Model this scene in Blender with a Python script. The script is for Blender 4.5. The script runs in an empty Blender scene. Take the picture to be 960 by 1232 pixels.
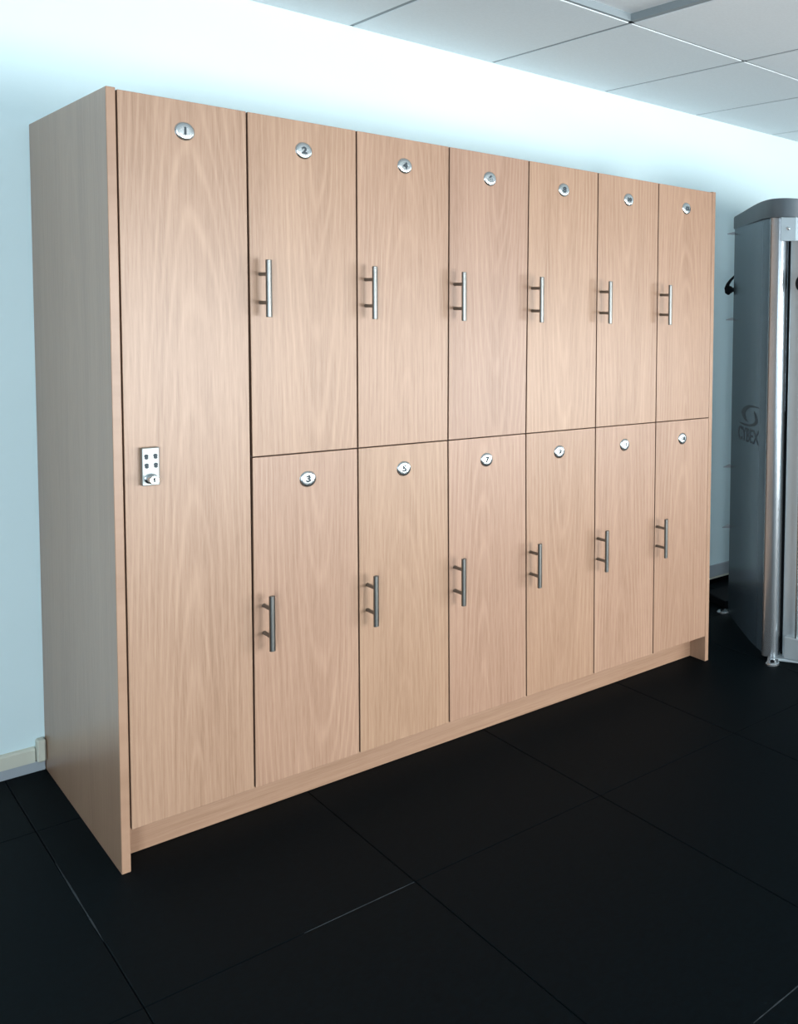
import bpy, bmesh, math, random
from mathutils import Vector, Matrix
random.seed(7)
SC = bpy.context.scene
COL = SC.collection

# ------------------------------------------------------------------ helpers
def obj(name, bm, mats, parent=None, smooth=False, loc=None):
    me = bpy.data.meshes.new(name)
    bmesh.ops.recalc_face_normals(bm, faces=bm.faces)
    if smooth:
        for f in bm.faces:
            f.smooth = True
        for e in bm.edges:
            if len(e.link_faces) == 2 and e.calc_face_angle(0) > math.radians(38):
                e.smooth = False
    bm.to_mesh(me); bm.free()
    o = bpy.data.objects.new(name, me)
    for m in (mats if isinstance(mats, (list, tuple)) else [mats]):
        me.materials.append(m)
    COL.objects.link(o)
    if parent is not None:
        o.parent = parent
    if loc is not None:
        o.location = loc
    return o

def struct(name, bm, mats, smooth=False):
    o = obj(name, bm, mats, smooth=smooth)
    o["kind"] = "structure"
    return o

def empty(name, loc):
    o = bpy.data.objects.new(name, None)
    o.location = loc
    COL.objects.link(o)
    return o

def box(bm, a, b, bevel=0.0, mi=0, seg=1):
    vs = [bm.verts.new((x, y, z)) for x in (a[0], b[0]) for y in (a[1], b[1]) for z in (a[2], b[2])]
    idx = [(0, 1, 3, 2), (4, 6, 7, 5), (0, 4, 5, 1), (2, 3, 7, 6), (0, 2, 6, 4), (1, 5, 7, 3)]
    fs = [bm.faces.new([vs[i] for i in q]) for q in idx]
    for f in fs:
        f.material_index = mi
    if bevel > 0:
        es = set(e for f in fs for e in f.edges)
        r = bmesh.ops.bevel(bm, geom=list(es), offset=bevel, segments=seg, affect='EDGES', profile=0.5)
        for f in r['faces']:
            f.material_index = mi
    return vs

def prism(bm, pts, z0, z1, mi=0, bevel=0.0):
    n = len(pts)
    zt = z1 if isinstance(z1, (list, tuple)) else [z1] * n
    lo = [bm.verts.new((p[0], p[1], z0)) for p in pts]
    hi = [bm.verts.new((p[0], p[1], zt[i])) for i, p in enumerate(pts)]
    fs = [bm.faces.new(lo[::-1]), bm.faces.new(hi)]
    for i in range(n):
        j = (i + 1) % n
        fs.append(bm.faces.new((lo[i], lo[j], hi[j], hi[i])))
    for f in fs:
        f.material_index = mi
    if bevel > 0:
        es = set(list(fs[0].edges) + list(fs[1].edges))
        r = bmesh.ops.bevel(bm, geom=list(es), offset=bevel, segments=2, affect='EDGES', profile=0.5)
        for f in r['faces']:
            f.material_index = mi
    return fs

def lathe(bm, prof, center, axis, n=40, mi=0):
    """prof: (radius, height along axis)"""
    axis = Vector(axis).normalized()
    t = Vector((0, 0, 1)) if abs(axis.z) < .9 else Vector((1, 0, 0))
    u = axis.cross(t).normalized(); v = axis.cross(u)
    c = Vector(center)
    rings = []
    for r, h in prof:
        if r < 1e-6:
            rings.append([bm.verts.new(c + axis * h)])
        else:
            rings.append([bm.verts.new(c + axis * h + (u * math.cos(2 * math.pi * k / n) + v * math.sin(2 * math.pi * k / n)) * r) for k in range(n)])
    for A, B in zip(rings, rings[1:]):
        for k in range(n):
            j = (k + 1) % n
            if len(A) == 1:
                f = bm.faces.new((A[0], B[k], B[j]))
            elif len(B) == 1:
                f = bm.faces.new((A[k], B[0], A[j]))
            else:
                f = bm.faces.new((A[k], B[k], B[j], A[j]))
            f.material_index = mi
    for R, rv in ((rings[0], True), (rings[-1], False)):
        if len(R) > 1:
            f = bm.faces.new(R); f.material_index = mi

def tube(bm, pts, r, n=14, mi=0):
    P = [Vector(p) for p in pts]
    rr = r if isinstance(r, (list, tuple)) else [r] * len(P)
    rings = []
    prev = None
    for i, p in enumerate(P):
        d = (P[min(i + 1, len(P) - 1)] - P[max(i - 1, 0)]).normalized()
        if prev is None:
            t = Vector((0, 0, 1)) if abs(d.z) < .9 else Vector((1, 0, 0))
            u = d.cross(t).normalized()
        else:
            u = (prev - d * prev.dot(d)).normalized()
        prev = u
        v = d.cross(u)
        rings.append([bm.verts.new(p + (u * math.cos(2 * math.pi * k / n) + v * math.sin(2 * math.pi * k / n)) * rr[i]) for k in range(n)])
    for A, B in zip(rings, rings[1:]):
        for k in range(n):
            j = (k + 1) % n
            bm.faces.new((A[k], B[k], B[j], A[j])).material_index = mi
    bm.faces.new(rings[0]).material_index = mi
    bm.faces.new(rings[-1]).material_index = mi

def text_obj(name, body, size, depth, mat, parent, matrix, shear=0.0, sx=1.0, align='CENTER', bold=0.0):
    cu = bpy.data.curves.new(name, 'FONT')
    cu.body = body; cu.size = size; cu.extrude = depth; cu.align_x = align; cu.align_y = 'CENTER'
    cu.shear = shear; cu.offset = bold
    o = bpy.data.objects.new(name + '_tmp', cu)
    COL.objects.link(o)
    dg = bpy.context.evaluated_depsgraph_get()
    me = bpy.data.meshes.new_from_object(o.evaluated_get(dg))
    bpy.data.objects.remove(o)
    bpy.data.curves.remove(cu)
    me.transform(matrix @ Matrix.Diagonal((sx, 1, 1, 1)))
    me.materials.clear(); me.materials.append(mat)
    t = bpy.data.objects.new(name, me)
    me.name = name
    COL.objects.link(t); t.parent = parent
    return t

# ------------------------------------------------------------------ materials
def new_mat(name):
    m = bpy.data.materials.new(name); m.use_nodes = True
    nt = m.node_tree
    return m, nt, nt.nodes['Principled BSDF']

def N(nt, t, **kw):
    n = nt.nodes.new(t)
    for k, v in kw.items():
        if k in n.bl_rna.properties.keys():
            setattr(n, k, v)
        else:
            n.inputs[k].default_value = v
    return n

def math_n(nt, op, a, b=None, c=None):
    n = nt.nodes.new('ShaderNodeMath'); n.operation = op
    for i, x in enumerate((a, b, c)):
        if x is None:
            continue
        if hasattr(x, 'is_output'):
            nt.links.new(x, n.inputs[i])
        else:
            n.inputs[i].default_value = x
    return n.outputs[0]

def simple(name, col, rough=.5, metal=0.0, noise=0.04, nscale=30, spec=.5, bump=0.0, bscale=200, coat=0.0):
    m, nt, b = new_mat(name)
    tc = N(nt, 'ShaderNodeTexCoord')
    nz = N(nt, 'ShaderNodeTexNoise', Scale=nscale, Detail=4.0)
    nt.links.new(tc.outputs['Object'], nz.inputs['Vector'])
    rp = N(nt, 'ShaderNodeValToRGB')
    rp.color_ramp.elements[0].position = .3; rp.color_ramp.elements[1].position = .7
    rp.color_ramp.elements[0].color = tuple(c * (1 - noise) for c in col) + (1,)
    rp.color_ramp.elements[1].color = tuple(min(1, c * (1 + noise)) for c in col) + (1,)
    nt.links.new(nz.outputs['Fac'], rp.inputs['Fac'])
    nt.links.new(rp.outputs['Color'], b.inputs['Base Color'])
    b.inputs['Roughness'].default_value = rough
    b.inputs['Metallic'].default_value = metal
    b.inputs['Specular IOR Level'].default_value = spec
    b.inputs['Coat Weight'].default_value = coat
    if bump > 0:
        nb = N(nt, 'ShaderNodeTexNoise', Scale=bscale, Detail=3.0)
        nt.links.new(tc.outputs['Object'], nb.inputs['Vector'])
        bp = N(nt, 'ShaderNodeBump', Strength=bump, Distance=.002)
        nt.links.new(nb.outputs['Fac'], bp.inputs['Height'])
        nt.links.new(bp.outputs['Normal'], b.inputs['Normal'])
    return m

def wood(name, across, along, seed, base, contrast=1.0, cathedral=1.0, center=0.0, d0=.03, slope=.06, rough=.37):
    """plain sawn veneer: growth rings cut by a slightly tilted plane, so they run as long arches"""
    m, nt, b = new_mat(name)
    L = nt.links
    tc = N(nt, 'ShaderNodeTexCoord')
    sp = N(nt, 'ShaderNodeSeparateXYZ'); L.new(tc.outputs['Object'], sp.inputs[0])
    ax = {'x': sp.outputs[0], 'y': sp.outputs[1], 'z': sp.outputs[2]}
    u, v = ax[across], ax[along]
    # low frequency warp along the grain
    cb = N(nt, 'ShaderNodeCombineXYZ')
    L.new(math_n(nt, 'MULTIPLY', u, 5.0), cb.inputs[0])
    L.new(math_n(nt, 'MULTIPLY', v, .9), cb.inputs[1])
    cb.inputs[2].default_value = seed * 3.7
    warp = N(nt, 'ShaderNodeTexNoise', Scale=1.0, Detail=2.5, Roughness=.5); L.new(cb.outputs[0], warp.inputs['Vector'])
    w = math_n(nt, 'SUBTRACT', warp.outputs['Fac'], .5)
    cb2 = N(nt, 'ShaderNodeCombineXYZ')
    L.new(math_n(nt, 'MULTIPLY', u, 60.0), cb2.inputs[0])
    L.new(math_n(nt, 'MULTIPLY', v, 2.2), cb2.inputs[1])
    cb2.inputs[2].default_value = seed * 1.9 + 4
    warp2 = N(nt, 'ShaderNodeTexNoise', Scale=1.0, Detail=2.0); L.new(cb2.outputs[0], warp2.inputs['Vector'])
    w2 = math_n(nt, 'SUBTRACT', warp2.outputs['Fac'], .5)
    uu = math_n(nt, 'ADD', math_n(nt, 'SUBTRACT', u, center), math_n(nt, 'MULTIPLY', w, .05))
    dd = math_n(nt, 'ADD', math_n(nt, 'MULTIPLY_ADD', v, slope, d0), math_n(nt, 'MULTIPLY', w, .035))
    r = math_n(nt, 'SQRT', math_n(nt, 'ADD', math_n(nt, 'MULTIPLY', uu, uu), math_n(nt, 'MULTIPLY', dd, dd)))
    r = math_n(nt, 'ADD', r, math_n(nt, 'MULTIPLY', w2, .003))
    ph = math_n(nt, 'MULTIPLY', r, 2 * math.pi / .0125)
    ring = math_n(nt, 'MULTIPLY_ADD', math_n(nt, 'SINE', ph), .5, .5)
    ring = math_n(nt, 'POWER', ring, 4.0)
    # rings fade in and out
    cb4 = N(nt, 'ShaderNodeCombineXYZ')
    L.new(math_n(nt, 'MULTIPLY', u, 9.0), cb4.inputs[0]); L.new(math_n(nt, 'MULTIPLY', v, 1.5), cb4.inputs[1])
    cb4.inputs[2].default_value = seed * 5.1 + 9
    fade = N(nt, 'ShaderNodeTexNoise', Scale=1.0, Detail=1.0); L.new(cb4.outputs[0], fade.inputs['Vector'])
    ring = math_n(nt, 'MULTIPLY', ring, math_n(nt, 'MULTIPLY_ADD', fade.outputs['Fac'], 1.6, -.25))
    # fine pores
    cb3 = N(nt, 'ShaderNodeCombineXYZ')
    L.new(math_n(nt, 'MULTIPLY', u, 420.0), cb3.inputs[0]); L.new(math_n(nt, 'MULTIPLY', v, 14.0), cb3.inputs[1])
    cb3.inputs[2].default_value = seed
    fine = N(nt, 'ShaderNodeTexNoise', Scale=1.0, Detail=3.0, Roughness=.6); L.new(cb3.outputs[0], fine.inputs['Vector'])
    cb6 = N(nt, 'ShaderNodeCombineXYZ')
    L.new(math_n(nt, 'MULTIPLY', u, 150.0), cb6.inputs[0]); L.new(math_n(nt, 'MULTIPLY', v, 2.5), cb6.inputs[1])
    cb6.inputs[2].default_value = seed * 1.3 + 20
    strk = N(nt, 'ShaderNodeTexNoise', Scale=1.0, Detail=2.0); L.new(cb6.outputs[0], strk.inputs['Vector'])
    # broad tone bands
    cb5 = N(nt, 'ShaderNodeCombineXYZ')
    L.new(math_n(nt, 'MULTIPLY', u, 14.0), cb5.inputs[0]); L.new(math_n(nt, 'MULTIPLY', v, .8), cb5.inputs[1])
    cb5.inputs[2].default_value = seed * 2.3 + 1
    broad = N(nt, 'ShaderNodeTexNoise', Scale=1.0, Detail=3.0); L.new(cb5.outputs[0], broad.inputs['Vector'])
    k = math_n(nt, 'MULTIPLY', ring, .42 * cathedral)
    k = math_n(nt, 'ADD', k, math_n(nt, 'MULTIPLY', math_n(nt, 'SUBTRACT', fine.outputs['Fac'], .5), 1.0))
    k = math_n(nt, 'ADD', k, math_n(nt, 'MULTIPLY', math_n(nt, 'SUBTRACT', broad.outputs['Fac'], .5), .7))
    k = math_n(nt, 'ADD', k, math_n(nt, 'MULTIPLY', math_n(nt, 'SUBTRACT', strk.outputs['Fac'], .5), .85))
    k = math_n(nt, 'MULTIPLY_ADD', k, contrast, .40)
    rp = N(nt, 'ShaderNodeValToRGB')
    e = rp.color_ramp.elements
    e[0].position = 0; e[1].position = 1
    e[0].color = (base[0] * .78, base[1] * .74, base[2] * .70, 1)
    e[1].color = (base[0] * 1.22, base[1] * 1.28, base[2] * 1.32, 1)
    mid = rp.color_ramp.elements.new(.42); mid.color = base + (1,)
    L.new(k, rp.inputs['Fac'])
    L.new(rp.outputs['Color'], b.inputs['Base Color'])
    b.inputs['Roughness'].default_value = rough
    b.inputs['Specular IOR Level'].default_value = .52
    bp = N(nt, 'ShaderNodeBump', Strength=.12, Distance=.0006)
    L.new(fine.outputs['Fac'], bp.inputs['Height']); L.new(bp.outputs['Normal'], b.inputs['Normal'])
    return m

BASE = (.330, .196, .127)
M = {}
M['wall'] = simple('wall_paint', (.70, .86, .90), .8, noise=.012, nscale=2.0, spec=.2, bump=.08, bscale=160)
M['room'] = simple('room_paint', (.30, .33, .35), .85, noise=.01, nscale=2.0, spec=.2)
M['tile'] = simple('ceiling_tile', (.72, .77, .80), .9, noise=.02, nscale=90, spec=.1, bump=.15, bscale=300)
M['tbar'] = simple('ceiling_grid', (.26, .30, .32), .6, noise=.01, spec=.3)
M['rubber'] = simple('rubber_mat', (.0010, .0034, .0050), .60, noise=.25, nscale=60, spec=.05, bump=.08, bscale=220)
M['gap'] = simple('mat_gap_and_skirt_shade', (.002, .002, .003), .9, noise=.1, spec=.05)
M['joint_glint'] = simple('mat_edge_glint', (.035, .042, .048), .7, noise=.3, nscale=90, spec=.1)  # pale colour stands for light caught on mat edges
M['skirt'] = simple('skirting_paint', (.62, .62, .53), .5, noise=.03, nscale=8)
M['skirt_low'] = simple('skirting_strip', (.36, .40, .44), .5, noise=.03, nscale=8)
M['carc'] = simple('carcass_edge', (.055, .030, .020), .6, noise=.1)
M['steel'] = simple('brushed_steel', (.20, .20, .19), .36, 1.0, noise=.03, nscale=120)
M['chrome'] = simple('polished_chrome', (.60, .65, .67), .22, 1.0, noise=.01)
M['lockbody'] = simple('satin_chrome', (.31, .335, .33), .46, 1.0, noise=.02)
M['dark'] = simple('black_plastic', (.006, .007, .009), .6, noise=.1, spec=.06)
M['ink'] = simple('dark_ink', (.012, .028, .04), .5, noise=.05)
M['shroud'] = simple('graphite_shroud', (.12, .17, .21), .24, .5, noise=.02, nscale=15)
M['cap'] = simple('dark_grey_plastic', (.085, .11, .13), .42, noise=.04)
M['alu'] = simple('silver_paint', (.46, .50, .53), .26, .85, noise=.02)
M['alu2'] = simple('silver_blue_paint', (.46, .55, .60), .35, .35, noise=.02)
M['logo'] = simple('logo_print', (.012, .022, .036), .4, noise=.03)
M['frame'] = simple('window_frame_paint', (.75, .77, .78), .5, noise=.02)
m, nt, b = new_mat('window_glass')
tr = N(nt, 'ShaderNodeBsdfTransparent'); gl = N(nt, 'ShaderNodeBsdfGlossy', Roughness=.02)
fr = N(nt, 'ShaderNodeFresnel', IOR=1.45); mx = N(nt, 'ShaderNodeMixShader')
nt.links.new(fr.outputs[0], mx.inputs[0]); nt.links.new(tr.outputs[0], mx.inputs[1]); nt.links.new(gl.outputs[0], mx.inputs[2])
nt.links.new(mx.outputs[0], nt.nodes['Material Output'].inputs['Surface'])
M['glass'] = m

# ------------------------------------------------------------------ the room
T = .020; W = .2955; H = 2.174; D = .9428
ZM = 1.1438; ZB = .1198; REC = .105
CEIL = 2.7585
X0, X1, Y0 = -3.4, 6.6, -5.3
XR = T + 7 * W; XO = XR + T

# floor: black rubber mats, thin joints between them
bm = bmesh.new()
px_, py_ = .593, 1.11
gx0, gy0 = -.1 - 6 * px_, -.65 - 5 * py_
nx, ny = 18, 8
for i in range(nx):
    for j in range(ny):
        a = [gx0 + i * px_ + .0008, gy0 + j * py_ + .0008]
        c = [gx0 + (i + 1) * px_ - .0008, gy0 + (j + 1) * py_ - .0008]
        a[0] = max(a[0], X0); a[1] = max(a[1], Y0); c[0] = min(c[0], X1); c[1] = min(c[1], D)
        if c[0] - a[0] < .02 or c[1] - a[1] < .02:
            continue
        h = random.uniform(-.0003, 0)
        s = .0018
        lo = [(a[0], a[1]), (c[0], a[1]), (c[0], c[1]), (a[0], c[1])]
        hi = [(a[0] + s, a[1] + s), (c[0] - s, a[1] + s), (c[0] - s, c[1] - s), (a[0] + s, c[1] - s)]
        L0 = [bm.verts.new((p[0], p[1], -.012)) for p in lo]
        L1 = [bm.verts.new((p[0], p[1], h - s * .8)) for p in lo]
        L2 = [bm.verts.new((p[0], p[1], h)) for p in hi]
        bm.faces.new(L2)
        for A, B in ((L0, L1), (L1, L2)):
            for k in range(4):
                bm.faces.new((A[k], A[(k + 1) % 4], B[(k + 1) % 4], B[k]))
box(bm, (X0, Y0, -.05), (X1, D, -.005), mi=1)
for (xa, ya), (xb, yb) in (((.22, gy0 + 5 * py_), (.49, gy0 + 5 * py_)), ((.73, gy0 + 4 * py_), (.95, gy0 + 4 * py_)), ((gx0 + 6 * px_ + .0004, .22), (gx0 + 6 * px_ + .0004, -.30))):  # thin pale strips paint the light catching on a few joints
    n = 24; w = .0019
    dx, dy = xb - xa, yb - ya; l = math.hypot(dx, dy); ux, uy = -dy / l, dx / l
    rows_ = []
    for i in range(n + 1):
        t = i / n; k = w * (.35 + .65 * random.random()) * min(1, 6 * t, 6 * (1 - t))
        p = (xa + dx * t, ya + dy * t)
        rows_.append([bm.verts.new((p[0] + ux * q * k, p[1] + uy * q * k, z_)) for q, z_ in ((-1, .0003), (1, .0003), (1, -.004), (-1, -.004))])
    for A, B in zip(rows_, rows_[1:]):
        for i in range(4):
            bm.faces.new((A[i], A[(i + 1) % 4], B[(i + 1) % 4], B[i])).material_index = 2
struct('floor', bm, [M['rubber'], M['gap'], M['joint_glint']])

# ceiling: lay-in tiles on a grid, one row cut at the wall
bm = bmesh.new()
cx0 = .9677 - 7 * .6
rows = [(D, D - 1.05)]
y = D - 1.05
while y > Y0:
    rows.append((y, y - 1.07)); y -= 1.07
g = .007
for ri, (ya, yb) in enumerate(rows):
    for i in range(18):
        xa, xb = max(cx0 + i * .6, X0), min(cx0 + (i + 1) * .6, X1)
        if xb - xa < .03:
            continue
        up = .032 if (ri == 1 and abs(xa - .9677) < .01) else 0
        s = .003
        za, z2 = CEIL + .02 + up, CEIL + up
        aa = (xa + g, max(yb, Y0) + g); cc = (xb - g, ya - (g if ri else .002))
        lo = [(aa[0], aa[1]), (cc[0], aa[1]), (cc[0], cc[1]), (aa[0], cc[1])]
        hi = [(aa[0] + s, aa[1] + s), (cc[0] - s, aa[1] + s), (cc[0] - s, cc[1] - s), (aa[0] + s, cc[1] - s)]
        L0 = [bm.verts.new((p[0], p[1], za)) for p in lo]
        L1 = [bm.verts.new((p[0], p[1], z2 + s)) for p in lo]
        L2 = [bm.verts.new((p[0], p[1], z2)) for p in hi]
        bm.faces.new(L2); bm.faces.new(L0)
        for A, B in ((L0, L1), (L1, L2)):
            for k in range(4):
                bm.faces.new((A[k], A[(k + 1) % 4], B[(k + 1) % 4], B[k]))
# grid bars
for i in range(18):
    x = cx0 + i * .6
    if X0 < x < X1:
        box(bm, (x - .012, Y0, CEIL + .0035), (x + .012, D, CEIL + .04), mi=1)
for ya, yb in rows[1:]:
    box(bm, (X0, ya - .012, CEIL + .0035), (X1, ya + .012, CEIL + .04), mi=1)
box(bm, (X0, D - .014, CEIL + .0035), (X1, D, CEIL + .011), mi=1)
box(bm, (X0 - .1, Y0 - .1, CEIL + .06), (X1 + .1, D + .1, CEIL + .1), mi=0)
struct('ceiling', bm, [M['tile'], M['tbar']])

def wall(name, a, c, mat, holes=(), axis='x'):
    """a solid wall with rectangular openings; axis is the direction it runs in"""
    bm = bmesh.new()
    k = 0 if axis == 'x' else 1
    us = sorted(set([a[k], c[k]] + [h[0] for h in holes] + [h[1] for h in holes]))
    for u0, u1 in zip(us, us[1:]):
        zs = [(a[2], c[2])]
        for h in holes:
            if h[0] <= u0 and h[1] >= u1:
                zs = [(a[2], h[2]), (h[3], c[2])]
        for z0, z1 in zs:
            A = list(a); Cc = list(c)
            A[k], Cc[k] = u0, u1; A[2], Cc[2] = z0, z1
            box(bm, A, Cc)
    return struct(name, bm, mat)

wall('wall_back', (X0 - .1, D, -.05), (X1 + .1, D + .12, CEIL + .1), M['wall'])
WINS = [(.55, 2.0, .40, 1.95), (-3.1, -1.8, .4, 2.2), (2.8, 6.3, .2, 1.65)]  # unseen windows; the left one added as fill, the right one widened for it
wall('wall_front', (X0 - .1, Y0 - .12, -.05), (X1 + .1, Y0, CEIL + .1), M['room'], WINS)
SIDEW = [(-4.2, -1.6, .8, 2.35)]  # unseen side windows, added to let in fill light
wall('wall_left', (X0 - .12, Y0, -.05), (X0, D, CEIL + .1), M['room'], SIDEW, 'y')
wall('wall_right', (X1, Y0, -.05), (X1 + .12, D, CEIL + .1), M['room'], SIDEW, 'y')

def window(name, u0, u1, z0, z1, p, axis):
    bm = bmesh.new()
    t = .045
    def bx(ua, ub, za, zb, d0, d1, mi):
        if axis == 'x':
            box(bm, (ua, p + d0, za), (ub, p + d1, zb), mi=mi)
        else:
            box(bm, (p + d0, ua, za), (p + d1, ub, zb), mi=mi)
    bx(u0, u0 + t, z0, z1, -.04, .04, 0); bx(u1 - t, u1, z0, z1, -.04, .04, 0)
    bx(u0 + t, u1 - t, z0, z0 + t, -.04, .04, 0); bx(u0 + t, u1 - t, z1 - t, z1, -.04, .04, 0)
    if u1 - u0 > 2:
        um = (u0 + u1) / 2; bx(um - .025, um + .025, z0 + t, z1 - t, -.035, .035, 0)
    bx(u0 + t, u1 - t, z0 + t, z1 - t, -.004, .004, 1)
    return struct(name, bm, [M['frame'], M['glass']])
for k, w in enumerate(WINS):
    window('window_%d' % (k + 1), w[0], w[1], w[2], w[3], Y0 - .06, 'x')
window('window_4', *SIDEW[0], X0 - .06, 'y')  # left window, added for fill
window('window_5', *SIDEW[0], X1 + .06, 'y')  # right window, added for fill

# skirting along the back wall: painted board over a grey strip
bm = bmesh.new()
def skirt_run(xa, xb):
    pr = [(D, .034), (D - .014, .034), (D - .014, .076), (D - .010, .082), (D, .086)]
    A = [bm.verts.new((xa, p[0], p[1])) for p in pr]; B = [bm.verts.new((xb, p[0], p[1])) for p in pr]
    bm.faces.new(A); bm.faces.new(B)
    for k in range(len(pr)):
        j = (k + 1) % len(pr)
        bm.faces.new((A[k], A[j], B[j], B[k]))
    box(bm, (xa, D - .012, 0), (xb, D, .034), mi=1)
skirt_run(X0, -.026)
struct('baseboard_left', bm, [M['skirt'], M['skirt_low']])
bm = bmesh.new()
box(bm, (XO + .012, D - .014, .036), (X1, D, .108), bevel=.003, mi=0)
box(bm, (XO + .012, D - .018, .027), (X1, D, .036), mi=1)
box(bm, (XO + .012, D - .010, 0), (X1, D, .027), mi=2)  # black strip painted in for the shadow gap below the skirting
struct('baseboard_right', bm, [M['skirt_low'], M['skirt'], M['gap']])
bm = bmesh.new()
box(bm, (-.024, D - .035, .036), (-.002, D, .112), bevel=.004)
box(bm, (-.026, D - .012, 0), (-.002, D, .036), mi=1)
struct('trim_1', bm, [M['skirt'], M['skirt_low']])

# ------------------------------------------------------------------ locker bank
bank = empty('locker_bank', (XO / 2, D / 2, 0))
bank['label'] = 'long bank of thirteen light wood grain lockers standing against the white wall'
bank['category'] = 'lockers'
BL = Vector((-XO / 2, -D / 2, 0))

def part(name, bm, mat, parent, origin=None, smooth=False):
    """geometry is given in world coordinates; the part's own origin is `origin` (world)"""
    o = Vector(origin) if origin is not None else Vector((0, 0, 0))
    for v in bm.verts:
        v.co -= o
    ob = obj(name, bm, mat, parent, smooth)
    pw = Vector((0, 0, 0)); q = parent
    while q is not None:
        pw += Vector(q.location); q = q.parent
    ob.location = o - pw
    return ob

side_m = wood('oak_veneer_side', 'y', 'z', 3.3, BASE, contrast=.8, cathedral=.5, center=.4, d0=.2, slope=.05)
bm = bmesh.new(); box(bm, (0, 0, 0), (T, D - .002, H), bevel=.0012)
part('side_panel', bm, side_m, bank)
bm = bmesh.new(); box(bm, (XR, 0, 0), (XO, D - .002, H), bevel=.0012)
part('side_panel', bm, side_m, bank, origin=(XR, .3, .4))
dark_m = M['carc']
bm = bmesh.new(); box(bm, (T + .0005, .0215, H - .022), (XR - .0005, D - .014, H - .004))
part('top_panel', bm, side_m, bank)
bm = bmesh.new(); box(bm, (T + .0005, D - .012, ZB - .02), (XR - .0005, D - .003, H - .004))
part('back_panel', bm, dark_m, bank)
bm = bmesh.new(); box(bm, (T + .0005, .0215, ZB - .002), (XR - .0005, D - .014, ZB + .016))
part('bottom_panel', bm, dark_m, bank)
plinth_m = wood('oak_veneer_plinth', 'z', 'x', 5.2, BASE, contrast=.8, cathedral=.6, center=.1, d0=.1, slope=.02)
bm = bmesh.new(); box(bm, (T + .0005, REC, .001), (XR - .0005, REC + .018, ZB - .0025), bevel=.001)
part('plinth', bm, plinth_m, bank)
for k in range(1, 7):
    x = T + k * W
    bm = bmesh.new(); box(bm, (x - .009, .0215, ZB + .017), (x + .009, D - .014, H - .023))
    part('divider', bm, dark_m, bank)
for k in range(1, 7):
    x = T + k * W
    bm = bmesh.new(); box(bm, (x + .0095, .0215, ZM - .009), (x + W - .0095, D - .014, ZM + .009))
    part('shelf', bm, dark_m, bank)

# seams: where the door edges meet at the top, at mid height and at the bottom
G = .0022
top_s = [T + k * W for k in range(8)]
mid_s = [T + k * W + d for k, d in zip(range(8), (0, .002, -.001, -.0045, -.0075, -.002, 0, 0))]
bot_s = [T + k * W for k in range(8)]

def door(k, z0, z1, xl, xr, seed, slope, d0, center, label=None):
    """xl/xr = (bottom, top) edge positions"""
    ox = (xl[0] + xr[0]) / 2
    tone = random.uniform(.965, 1.035)
    base = (BASE[0] * tone, BASE[1] * tone * random.uniform(.985, 1.015), BASE[2] * tone * random.uniform(.97, 1.03))
    mt = wood('oak_veneer_door', 'x', 'z', seed, base, contrast=1.0, cathedral=1.0, center=center, d0=d0, slope=slope)
    bm = bmesh.new()
    th = .018
    pts = [(xl[0], z0), (xr[0], z0), (xr[1], z1), (xl[1], z1)]
    A = [bm.verts.new((p[0], 0, p[1])) for p in pts]; B = [bm.verts.new((p[0], th, p[1])) for p in pts]
    bm.faces.new(A); bm.faces.new(B)
    for i in range(4):
        j = (i + 1) % 4
        bm.faces.new((A[i], A[j], B[j], B[i])).material_index = 1
    bmesh.ops.bevel(bm, geom=[e for e in bm.edges], offset=.0008, segments=1, affect='EDGES')
    d = part('door', bm, [mt, M['edge']], bank, origin=(ox, 0, (z0 + z1) / 2))
    if label:
        d['label'] = label
    return d

M['edge'] = simple('door_edge_band', (.20, .115, .075), .5, noise=.08, nscale=40)

def cam_lock(d, x, z, number):
    bm = bmesh.new()
    R = .0212
    prof = [(R + .0015, 0), (R + .0015, .0016), (R, .0028)]
    for i in range(1, 8):
        a = i / 8 * math.pi / 2
        prof.append((.011 + (R - .011) * math.cos(a), .0028 + .0035 * math.sin(a)))
    prof += [(.011, .0063), (.0105, .0058), (0, .0058)]
    lathe(bm, prof, (x, 0, z), (0, -1, 0), n=44)
    for v in bm.verts:
        v.co.z = z + (v.co.z - z) * 1.12
    part('cam_lock', bm, M['chrome'], d, origin=(x, 0, z), smooth=True)
    # engraved number, dark filled, on the middle of the dome
    q = d; pw = Vector((0, 0, 0))
    while q is not None:
        pw += Vector(q.location); q = q.parent
    s = .027 if len(number) == 1 else .020
    mat = Matrix.Translation(Vector((x, -.0061, z)) - pw) @ Matrix.Rotation(math.pi / 2, 4, 'X')
    text_obj('lock_number', number, s, .0006, M['ink'], d, mat, bold=.0014)

def bar_handle(d, x, zc):
    bm = bmesh.new()
    r = .0078; h = .0850; yb = -.064
    lathe(bm, [(0, -h), (r - .0012, -h), (r, -h + .0012), (r, h - .0012), (r - .0012, h), (0, h)], (x, yb, zc), (0, 0, 1), n=28)
    for s in (-1, 1):
        lathe(bm, [(.0062, 0.0002), (.0056, .004), (.0056, .062)], (x, 0, zc + s * .0425), (0, -1, 0), n=18)
    part('bar_handle', bm, M['steel'], d, origin=(x, 0, zc), smooth=True)

rs = random.Random(11)
lk_u = [0, .4622, .7585, 1.0514, 1.3459, 1.6418, 1.9419]
lk_l = [0, .4655, .7531, 1.0415, 1.3341, 1.6347, 1.9376]
ntop = ['1', '2', '4', '6', '8', '10', '12']; nlow = [None, '3', '5', '7', '9', '11', '13']
ZT = H - .004
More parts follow.
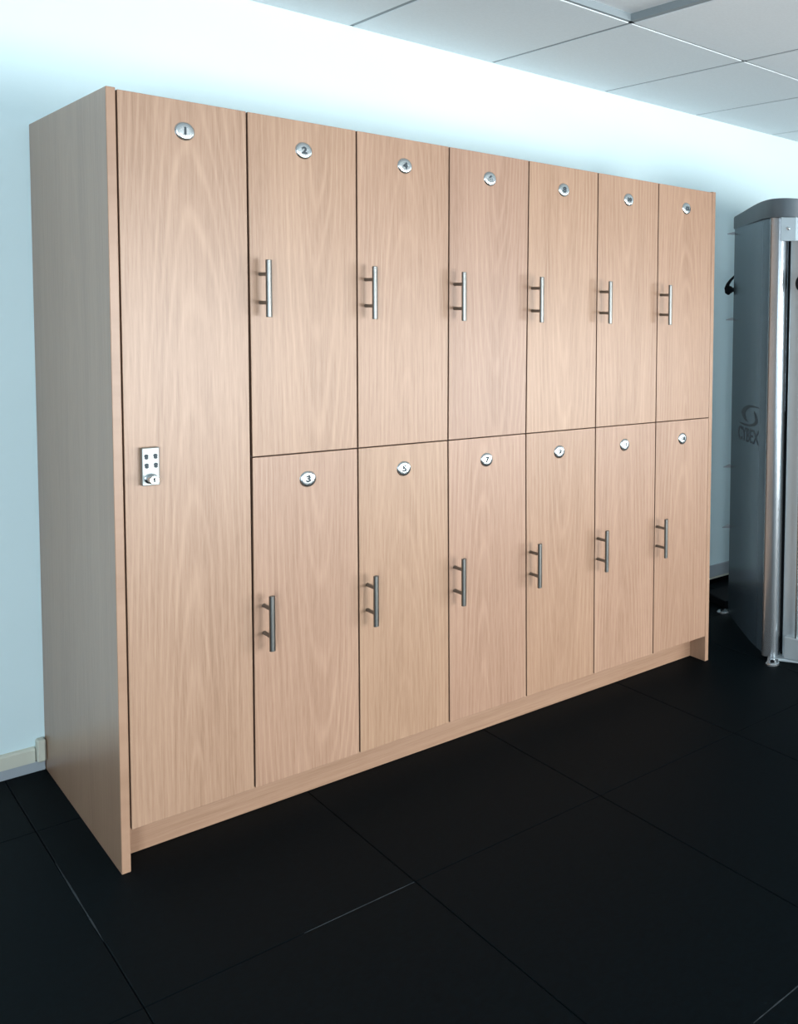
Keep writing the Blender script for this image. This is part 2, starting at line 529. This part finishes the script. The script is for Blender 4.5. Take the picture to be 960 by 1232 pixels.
# full height door 1
d1 = door(0, ZB, ZT, (T + .0035, T + .0035), (T + W - G, T + W - G), 1.3, .052, .068, .012,
          'full height door with a push button combination lock')
cam_lock(d1, .168, 2.085, '1')
hx = [.3460, .6375, .9260, 1.2180, 1.5145, 1.8105]
hl = [.3450, .6370, .9260, 1.2160, 1.5100, 1.8050]
for k in range(1, 7):
    xr_t, xr_m = top_s[k + 1], mid_s[k + 1]
    g2 = G if k < 6 else .0015
    dU = door(k, ZM + .0018, ZT, (mid_s[k] + G, top_s[k] + G), (xr_m - g2, xr_t - g2), rs.uniform(0, 40),
              rs.choice((.05, -.06, .065, -.05)), rs.uniform(.045, .07), rs.uniform(-.045, .045))
    cam_lock(dU, lk_u[k], 2.081, ntop[k])
    bar_handle(dU, hx[k - 1], 1.6525)
    dL = door(k, ZB, ZM - .0018, (bot_s[k] + G, mid_s[k] + G), (bot_s[k + 1] - g2, mid_s[k + 1] - g2), rs.uniform(0, 40),
              rs.choice((.06, -.06, .07, -.05)), rs.uniform(.045, .07), rs.uniform(-.045, .045))
    cam_lock(dL, lk_l[k], 1.0602, nlow[k])
    bar_handle(dL, hl[k - 1], .6418)

# combination lock on door 1
bm = bmesh.new(); box(bm, (.0565, -.021, 1.0925), (.0945, -.0002, 1.1985), bevel=.002, seg=2)
part('combination_lock', bm, M['lockbody'], d1, origin=(.0755, 0, 1.145))
for x, z in ((.0655, 1.1745), (.0855, 1.1748), (.0660, 1.1493), (.0860, 1.1495)):
    bm = bmesh.new()
    lathe(bm, [(.0046, 0), (.0046, .0018), (.0036, .0026), (0, .0026)], (x, -.0205, z + .0016), (0, -1, 0), n=18)
    lathe(bm, [(.0042, 0), (.0042, .0016), (0, .0020)], (x + .0002, -.0205, z - .0040), (0, -1, 0), n=18)
    part('lock_button', bm, M['ink'], d1, smooth=True, origin=(x, -.02, z))
kx, kz = .0745, 1.1125
bm = bmesh.new()
lathe(bm, [(.0145, 0), (.0145, .004), (.0115, .006), (.0105, .010), (.0105, .032), (.0098, .0345), (0, .0345)], (kx, -.0208, kz), (0, -1, 0), n=40)
part('lock_knob', bm, M['chrome'], d1, smooth=True, origin=(kx, -.02, kz))
bm = bmesh.new()
yk = -.0208 - .0345
box(bm, (kx - .0018, yk - .0006, kz - .007), (kx + .0020, yk + .0002, kz + .005))
tri = [(kx - .0055, kz + .0025), (kx + .0055, kz + .0025), (kx + .0001, kz + .0075)]
A = [bm.verts.new((p[0], yk - .0006, p[1])) for p in tri]; B = [bm.verts.new((p[0], yk + .0002, p[1])) for p in tri]
bm.faces.new(A); bm.faces.new(B)
for i in range(3):
    bm.faces.new((A[i], A[(i + 1) % 3], B[(i + 1) % 3], B[i]))
part('knob_arrow', bm, M['dark'], d1, origin=(kx, yk, kz))

# ------------------------------------------------------------------ weight machine at the right
mach = empty('weight_machine', (2.55, -.05, 0))
mach['label'] = 'tall grey gym weight machine tower with a curved shroud right of the lockers'
mach['category'] = 'gym machine'

def smooth_plan(pts, n=6):
    out = []
    P = [Vector(p) for p in pts]
    for i in range(len(P) - 1):
        p0 = P[max(i - 1, 0)]; p1 = P[i]; p2 = P[i + 1]; p3 = P[min(i + 2, len(P) - 1)]
        for k in range(n):
            t = k / n
            out.append(.5 * ((2 * p1) + (p2 - p0) * t + (2 * p0 - 5 * p1 + 4 * p2 - p3) * t * t + (3 * p1 - p0 - 3 * p2 + p3) * t ** 3))
    out.append(P[-1])
    return out

def shell(pts, th, z0, z1):
    """vertical sheet following a plan curve, thickened to its inner side"""
    o = []
    for i, p in enumerate(pts):
        d = (pts[min(i + 1, len(pts) - 1)] - pts[max(i - 1, 0)]).normalized()
        o.append(p + Vector((-d.y, d.x)) * th)
    return [tuple(p) for p in pts] + [tuple(p) for p in reversed(o)]

plan = smooth_plan([(2.582, .392), (2.486, .215), (2.400, .057), (2.339, -.068), (2.298, -.172)], 8)
bm = bmesh.new(); prism(bm, shell(plan, .012, 0, 0), .022, 2.0715)
shroud = part('side_shroud', bm, M['shroud'], mach, smooth=True, origin=(2.45, .1, 0))
# far shroud, mostly hidden, set well out to shade the wall gap
plan2 = [Vector((p.x + .78, p.y - .06)) for p in plan]
bm = bmesh.new(); prism(bm, shell(plan2, .012, 0, 0), .022, 2.085)
part('side_shroud', bm, M['shroud'], mach, smooth=True, origin=(3.2, .1, 0))
bm = bmesh.new(); prism(bm, [(2.595, .385), (3.36, .325), (3.36, .313), (2.595, .373)], .022, 2.0715)  # unseen panel added to keep light off the wall behind the machine
part('rear_shade_panel', bm, M['shroud'], mach, origin=(3.0, .35, 0))
# cap
capo = smooth_plan([(2.594, .414), (2.512, .262), (2.405, .075), (2.330, -.062), (2.288, -.165), (2.281, -.222), (2.292, -.268), (2.330, -.305), (2.42, -.335)], 6)
cap_pts = [tuple(p) for p in capo] + [(3.10, -.38), (3.25, -.25), (3.40, .30), (3.36, .40)]
bm = bmesh.new()
zt = []
for p in cap_pts:
    q = (p[1] + .17) / .58
    zt.append(2.156 - .020 * max(0, min(1, q)) ** 1.6)
prism(bm, cap_pts, 2.072, zt, bevel=.006)
part('top_cap', bm, M['cap'], mach, smooth=True, origin=(2.6, 0, 2.07))
# front nose column: half round
def rrect(c, e, hw, hd, r, n=6):
    e = Vector(e).normalized(); f = Vector((-e.y, e.x)); out = []
    for sx, sy, a0 in ((1, 1, 0), (-1, 1, 90), (-1, -1, 180), (1, -1, 270)):
        for k in range(n + 1):
            a = math.radians(a0 + 90 * k / n)
            out.append(tuple(Vector(c) + e * (sx * (hw - r) + r * math.cos(a)) + f * (sy * (hd - r) + r * math.sin(a))))
    return out
bm = bmesh.new(); prism(bm, rrect((2.330, -.186), (.30, -.95), .042, .034, .030, 8), .012, 2.0715)
part('nose_column', bm, M['alu'], mach, smooth=True, origin=(2.345, -.19, 0))
bm = bmesh.new(); prism(bm, rrect((2.392, -.285), (.16, -.98), .052, .036, .012, 5), .010, 2.0715)
part('upright', bm, M['alu2'], mach, smooth=True, origin=(2.39, -.285, 0))
bm = bmesh.new(); prism(bm, rrect((2.375, -.236), (.16, -.98), .02, .012, .004, 3), .014, 2.0715)  # dark strip filling the gap between nose column and upright
part('gap_strip', bm, M['dark'], mach, origin=(2.37, -.236, 0))
bm = bmesh.new(); prism(bm, rrect((2.62, -.09), (.8, .6), .11, .09, .01, 3), .06, 1.15)
st = part('weight_stack', bm, M['dark'], mach, origin=(2.62, -.09, 0))
for s in (-1, 1):
    bm = bmesh.new(); tube(bm, [(2.62 + s * .055, -.09 + s * .04, .05), (2.62 + s * .055, -.09 + s * .04, 2.0715)], .011)
    part('guide_rod', bm, M['alu'], mach, smooth=True, origin=(2.62, -.09, 0))
bm = bmesh.new(); tube(bm, [(2.346, -.334, .119), (2.346, -.334, 1.95)], .0055, n=12)  # bright rod added as the highlight along the upright's edge
part('edge_highlight', bm, M['chrome'], mach, smooth=True, origin=(2.346, -.334, .1))
# base block at the foot of the upright
bm = bmesh.new(); prism(bm, rrect((2.392, -.315), (.16, -.98), .052, .056, .006, 3), .014, .118, bevel=.004)
part('base_block', bm, M['alu2'], mach, origin=(2.39, -.3, 0))
bm = bmesh.new(); prism(bm, [(2.30, -.235), (2.345, -.20), (2.46, -.20), (2.60, -.52), (2.44, -.56)], .001, .013, bevel=.003)
part('base_plate', bm, M['alu2'], mach, origin=(2.39, -.3, 0))
def foot(x, y, r, dx, dy):
    bm = bmesh.new()
    lathe(bm, [(r, .0005), (r, .008), (r * .86, .012), (0, .0125)], (x, y, 0), (0, 0, 1), n=28)
    e = Vector((dx, dy)).normalized(); f = Vector((-e.y, e.x)); c = Vector((x, y))
    prism(bm, [tuple(c + f * r * .8), tuple(c + e * .08 + f * r * .8), tuple(c + e * .08 - f * r * .8), tuple(c - f * r * .8)], .0008, .011)
    ft = part('foot', bm, M['alu'], mach, smooth=True, origin=(x, y, 0))
    bm = bmesh.new()
    lathe(bm, [(.011, .012), (.011, .017), (.007, .019), (0, .019)], (x, y, 0), (0, 0, 1), n=6)
    part('foot_bolt', bm, M['dark'], ft, origin=(x, y, 0))
foot(2.268, -.262, .032, .45, .4)
foot(2.612, .470, .030, .5, -.35)
# rear black base frame
bm = bmesh.new()
prism(bm, [(2.66, .50), (2.70, .72), (2.95, .72), (2.95, .40)], .002, .045, bevel=.006)
part('rear_frame', bm, M['dark'], mach, origin=(2.8, .5, 0))
# pulley bracket and its bolt
bm = bmesh.new()
A = Vector((2.282, -.247)); B = Vector((2.313, -.310)); n2 = Vector((B.y - A.y, A.x - B.x)).normalized()
prism(bm, [tuple(A), tuple(B), tuple(B - n2 * .006), tuple(A - n2 * .006)], 1.962, 2.0695, bevel=.002)
prism(bm, [tuple(B), tuple(B + Vector((.10, .015))), tuple(B + Vector((.10, .022))), tuple(B + Vector((0, .008)))], 1.966, 2.0695)
br = part('pulley_bracket', bm, M['alu2'], mach, origin=(2.3, -.28, 2.0))
bm = bmesh.new()
cpt = (A + B) / 2
lathe(bm, [(.008, 0), (.008, .004), (.005, .006), (0, .006)], (cpt.x, cpt.y, 2.019), (n2.x, n2.y, 0) if n2.x < 0 else (-n2.x, -n2.y, 0), n=16)
part('bracket_bolt', bm, M['chrome'], br, smooth=True, origin=(cpt.x, cpt.y, 2.019))
bm = bmesh.new()
lathe(bm, [(0, -.016), (.045, -.016), (.048, -.012), (.041, 0), (.048, .012), (.045, .016), (0, .016)], (2.348, -.348, 1.770), (-.75, -.6, 0), n=32)
part('pulley_wheel', bm, M['dark'], mach, smooth=True, origin=(2.39, -.37, 1.775))
# clips at the back edge of the shroud
for z in (2.052, 1.600, .815, .489):
    bm = bmesh.new()
    pr = [(2.567, .432), (2.600, .425), (2.600, .385)]
    prism(bm, pr, z - .008, [z - .004, z + .008, z + .008])
    part('shroud_clip', bm, M['skirt_low'], mach, origin=(2.59, .42, z))
# black strap and ball hanging on a peg at the back edge
bm = bmesh.new()
S = [(2.66, .44, 1.848), (2.636, .45, 1.826), (2.612, .45, 1.806), (2.594, .45, 1.785), (2.586, .45, 1.762), (2.592, .45, 1.742), (2.602, .45, 1.734)]
tube(bm, S, [.005, .006, .007, .009, .013, .015, .010])
lathe(bm, [(0, -.022), (.012, -.019), (.019, -.010), (.021, 0), (.019, .010), (.012, .019), (0, .022)], (2.602, .45, 1.755), (1, 0, 0), n=24)
tube(bm, [(2.60, .45, 1.755), (2.66, .43, 1.756)], .012)
part('hanging_strap', bm, M['dark'], mach, smooth=True, origin=(2.61, .45, 1.76))

# printed swirl emblem and name on the shroud
def on_shroud(s, z, off=.0012):
    """s = distance along the shroud plan from its rear edge"""
    acc = 0
    for a, c in zip(plan, plan[1:]):
        l = (c - a).length
        if acc + l >= s or c is plan[-1]:
            t = (s - acc) / l; p = a.lerp(c, t); d = (c - a).normalized()
            nn = Vector((d.y, -d.x))
            return Vector((p.x + nn.x * off, p.y + nn.y * off, z))
        acc += l
PLEN = sum((c - a).length for a, c in zip(plan, plan[1:]))
def arc_blade(bm, ctr, pts):
    vs0 = [bm.verts.new(on_shroud(ctr[0] + p[0], ctr[1] + p[1])) for p in pts]
    vs1 = [bm.verts.new(on_shroud(ctr[0] + p[0], ctr[1] + p[1], .0002)) for p in pts]
    n = len(pts) // 2
    for i in range(n - 1):
        q = (i, i + 1, 2 * n - 2 - i, 2 * n - 1 - i)
        bm.faces.new([vs0[j] for j in q]); bm.faces.new([vs1[j] for j in q][::-1])
    for i in range(2 * n):
        j = (i + 1) % (2 * n)
        bm.faces.new((vs0[i], vs0[j], vs1[j], vs1[i]))
LOGO_S, LOGO_Z = .335, 1.130
bm = bmesh.new()
UP_O = [(0.536, 1.179), (0.453, 1.181), (0.365, 1.179), (0.273, 1.162), (0.216, 1.136), (0.228, 1.116), (0.278, 1.097), (0.338, 1.093)]
UP_I = [(0.536, 1.178), (0.44, 1.174), (0.366, 1.166), (0.309, 1.148), (0.284, 1.13), (0.292, 1.118), (0.31, 1.102), (0.338, 1.092)]
LO_O = [(0.173, 1.073), (0.253, 1.068), (0.372, 1.073), (0.459, 1.086), (0.5, 1.104), (0.496, 1.127), (0.476, 1.144), (0.448, 1.156)]
LO_I = [(0.172, 1.074), (0.27, 1.078), (0.371, 1.084), (0.445, 1.098), (0.468, 1.116), (0.461, 1.127), (0.456, 1.139), (0.445, 1.155)]
for O_, I_ in ((UP_O, UP_I), (LO_O, LO_I)):
    a_ = [tuple(p) for p in smooth_plan(O_, 4)]; b_ = [tuple(p) for p in smooth_plan(I_, 4)]
    arc_blade(bm, (0, 0), a_ + b_[::-1])
part('emblem', bm, M['logo'], shroud, origin=(2.45, .1, LOGO_Z))
tmpm = Matrix.Identity(4)
t = text_obj('brand_lettering', 'CYBEX', .098, .0004, M['logo'], shroud, tmpm, shear=0.0, sx=1.0, bold=.0006)
xs = [v.co.x for v in t.data.vertices]; wx = max(xs) - min(xs)
pw = Vector(shroud.location) + Vector(mach.location)
for v in t.data.vertices:
    s = LOGO_S + v.co.x / wx * .375
    zz = 1.0225 + (s - LOGO_S) * .032 + v.co.y
    v.co = on_shroud(s, zz, .0012 if v.co.z > 0 else .0003) - pw

# ------------------------------------------------------------------ light
def area(name, loc, rot, sx, sy, power, col):
    l = bpy.data.lights.new(name, 'AREA'); l.shape = 'RECTANGLE'; l.size = sx; l.size_y = sy
    l.energy = power; l.color = col
    o = bpy.data.objects.new(name, l); o.location = loc; o.rotation_euler = rot
    COL.objects.link(o)
    return o
day = (.96, 1.0, 1.0)
PW = [255, 300, 345]
DAYC = [day, (.78, .92, 1.0), day]
for k, w in enumerate(WINS):  # lamps outside the front windows; the second is added fill
    area('daylight_and_fill', ((w[0] + w[1]) / 2, Y0 - .22, (w[2] + w[3]) / 2), (math.radians(90), 0, 0), w[1] - w[0], w[3] - w[2], PW[k], DAYC[k])
s = SIDEW[0]
area('daylight_and_fill', (X0 - .24, (s[0] + s[1]) / 2, (s[2] + s[3]) / 2), (math.radians(90), 0, math.radians(-90)), s[1] - s[0], s[3] - s[2], 55, (.80, .90, 1.0))  # fill lamp behind the added left window
area('daylight_and_fill', (X1 + .24, (s[0] + s[1]) / 2, (s[2] + s[3]) / 2), (math.radians(90), 0, math.radians(90)), s[1] - s[0], s[3] - s[2], 70, (.85, .96, 1.0))  # fill lamp behind the added right window
wd = bpy.data.worlds.new('sky'); SC.world = wd; wd.use_nodes = True
bg = wd.node_tree.nodes['Background']; bg.inputs[0].default_value = (.80, .92, 1.0, 1); bg.inputs[1].default_value = 1.0

# ------------------------------------------------------------------ camera
F = 1074.796; PX, PY = 615.2, -167.06
cam = bpy.data.cameras.new('camera'); co = bpy.data.objects.new('camera', cam); COL.objects.link(co)
C_ = Vector((-0.651974, -3.175383, 1.603454))
r2 = Vector((0.5960919875, -0.8024043929, 0.0286623926)); u2 = Vector((0.0275486307, 0.0561161561, 0.9980441122)); fw = Vector((0.8024432032, 0.5941364888, -0.0555533356))
mw = Matrix((( r2.x, u2.x, -fw.x, C_.x), (r2.y, u2.y, -fw.y, C_.y), (r2.z, u2.z, -fw.z, C_.z), (0, 0, 0, 1)))
co.matrix_world = mw
cam.sensor_fit = 'HORIZONTAL'; cam.sensor_width = 36.0; cam.lens = F / 960 * 36
cam.shift_x = -PX / 960; cam.shift_y = PY / 960
cam.clip_start = .05
SC.camera = co
vs = SC.view_settings
vs.view_transform = 'Standard'; vs.look = 'None'; vs.exposure = -0.06; vs.gamma = 1.0; vs.use_curve_mapping = False
SC.cycles.max_bounces = 12; SC.cycles.diffuse_bounces = 6; SC.cycles.transparent_max_bounces = 12
SC.cycles.use_denoising = True
SC.cycles.sample_clamp_indirect = 8.0
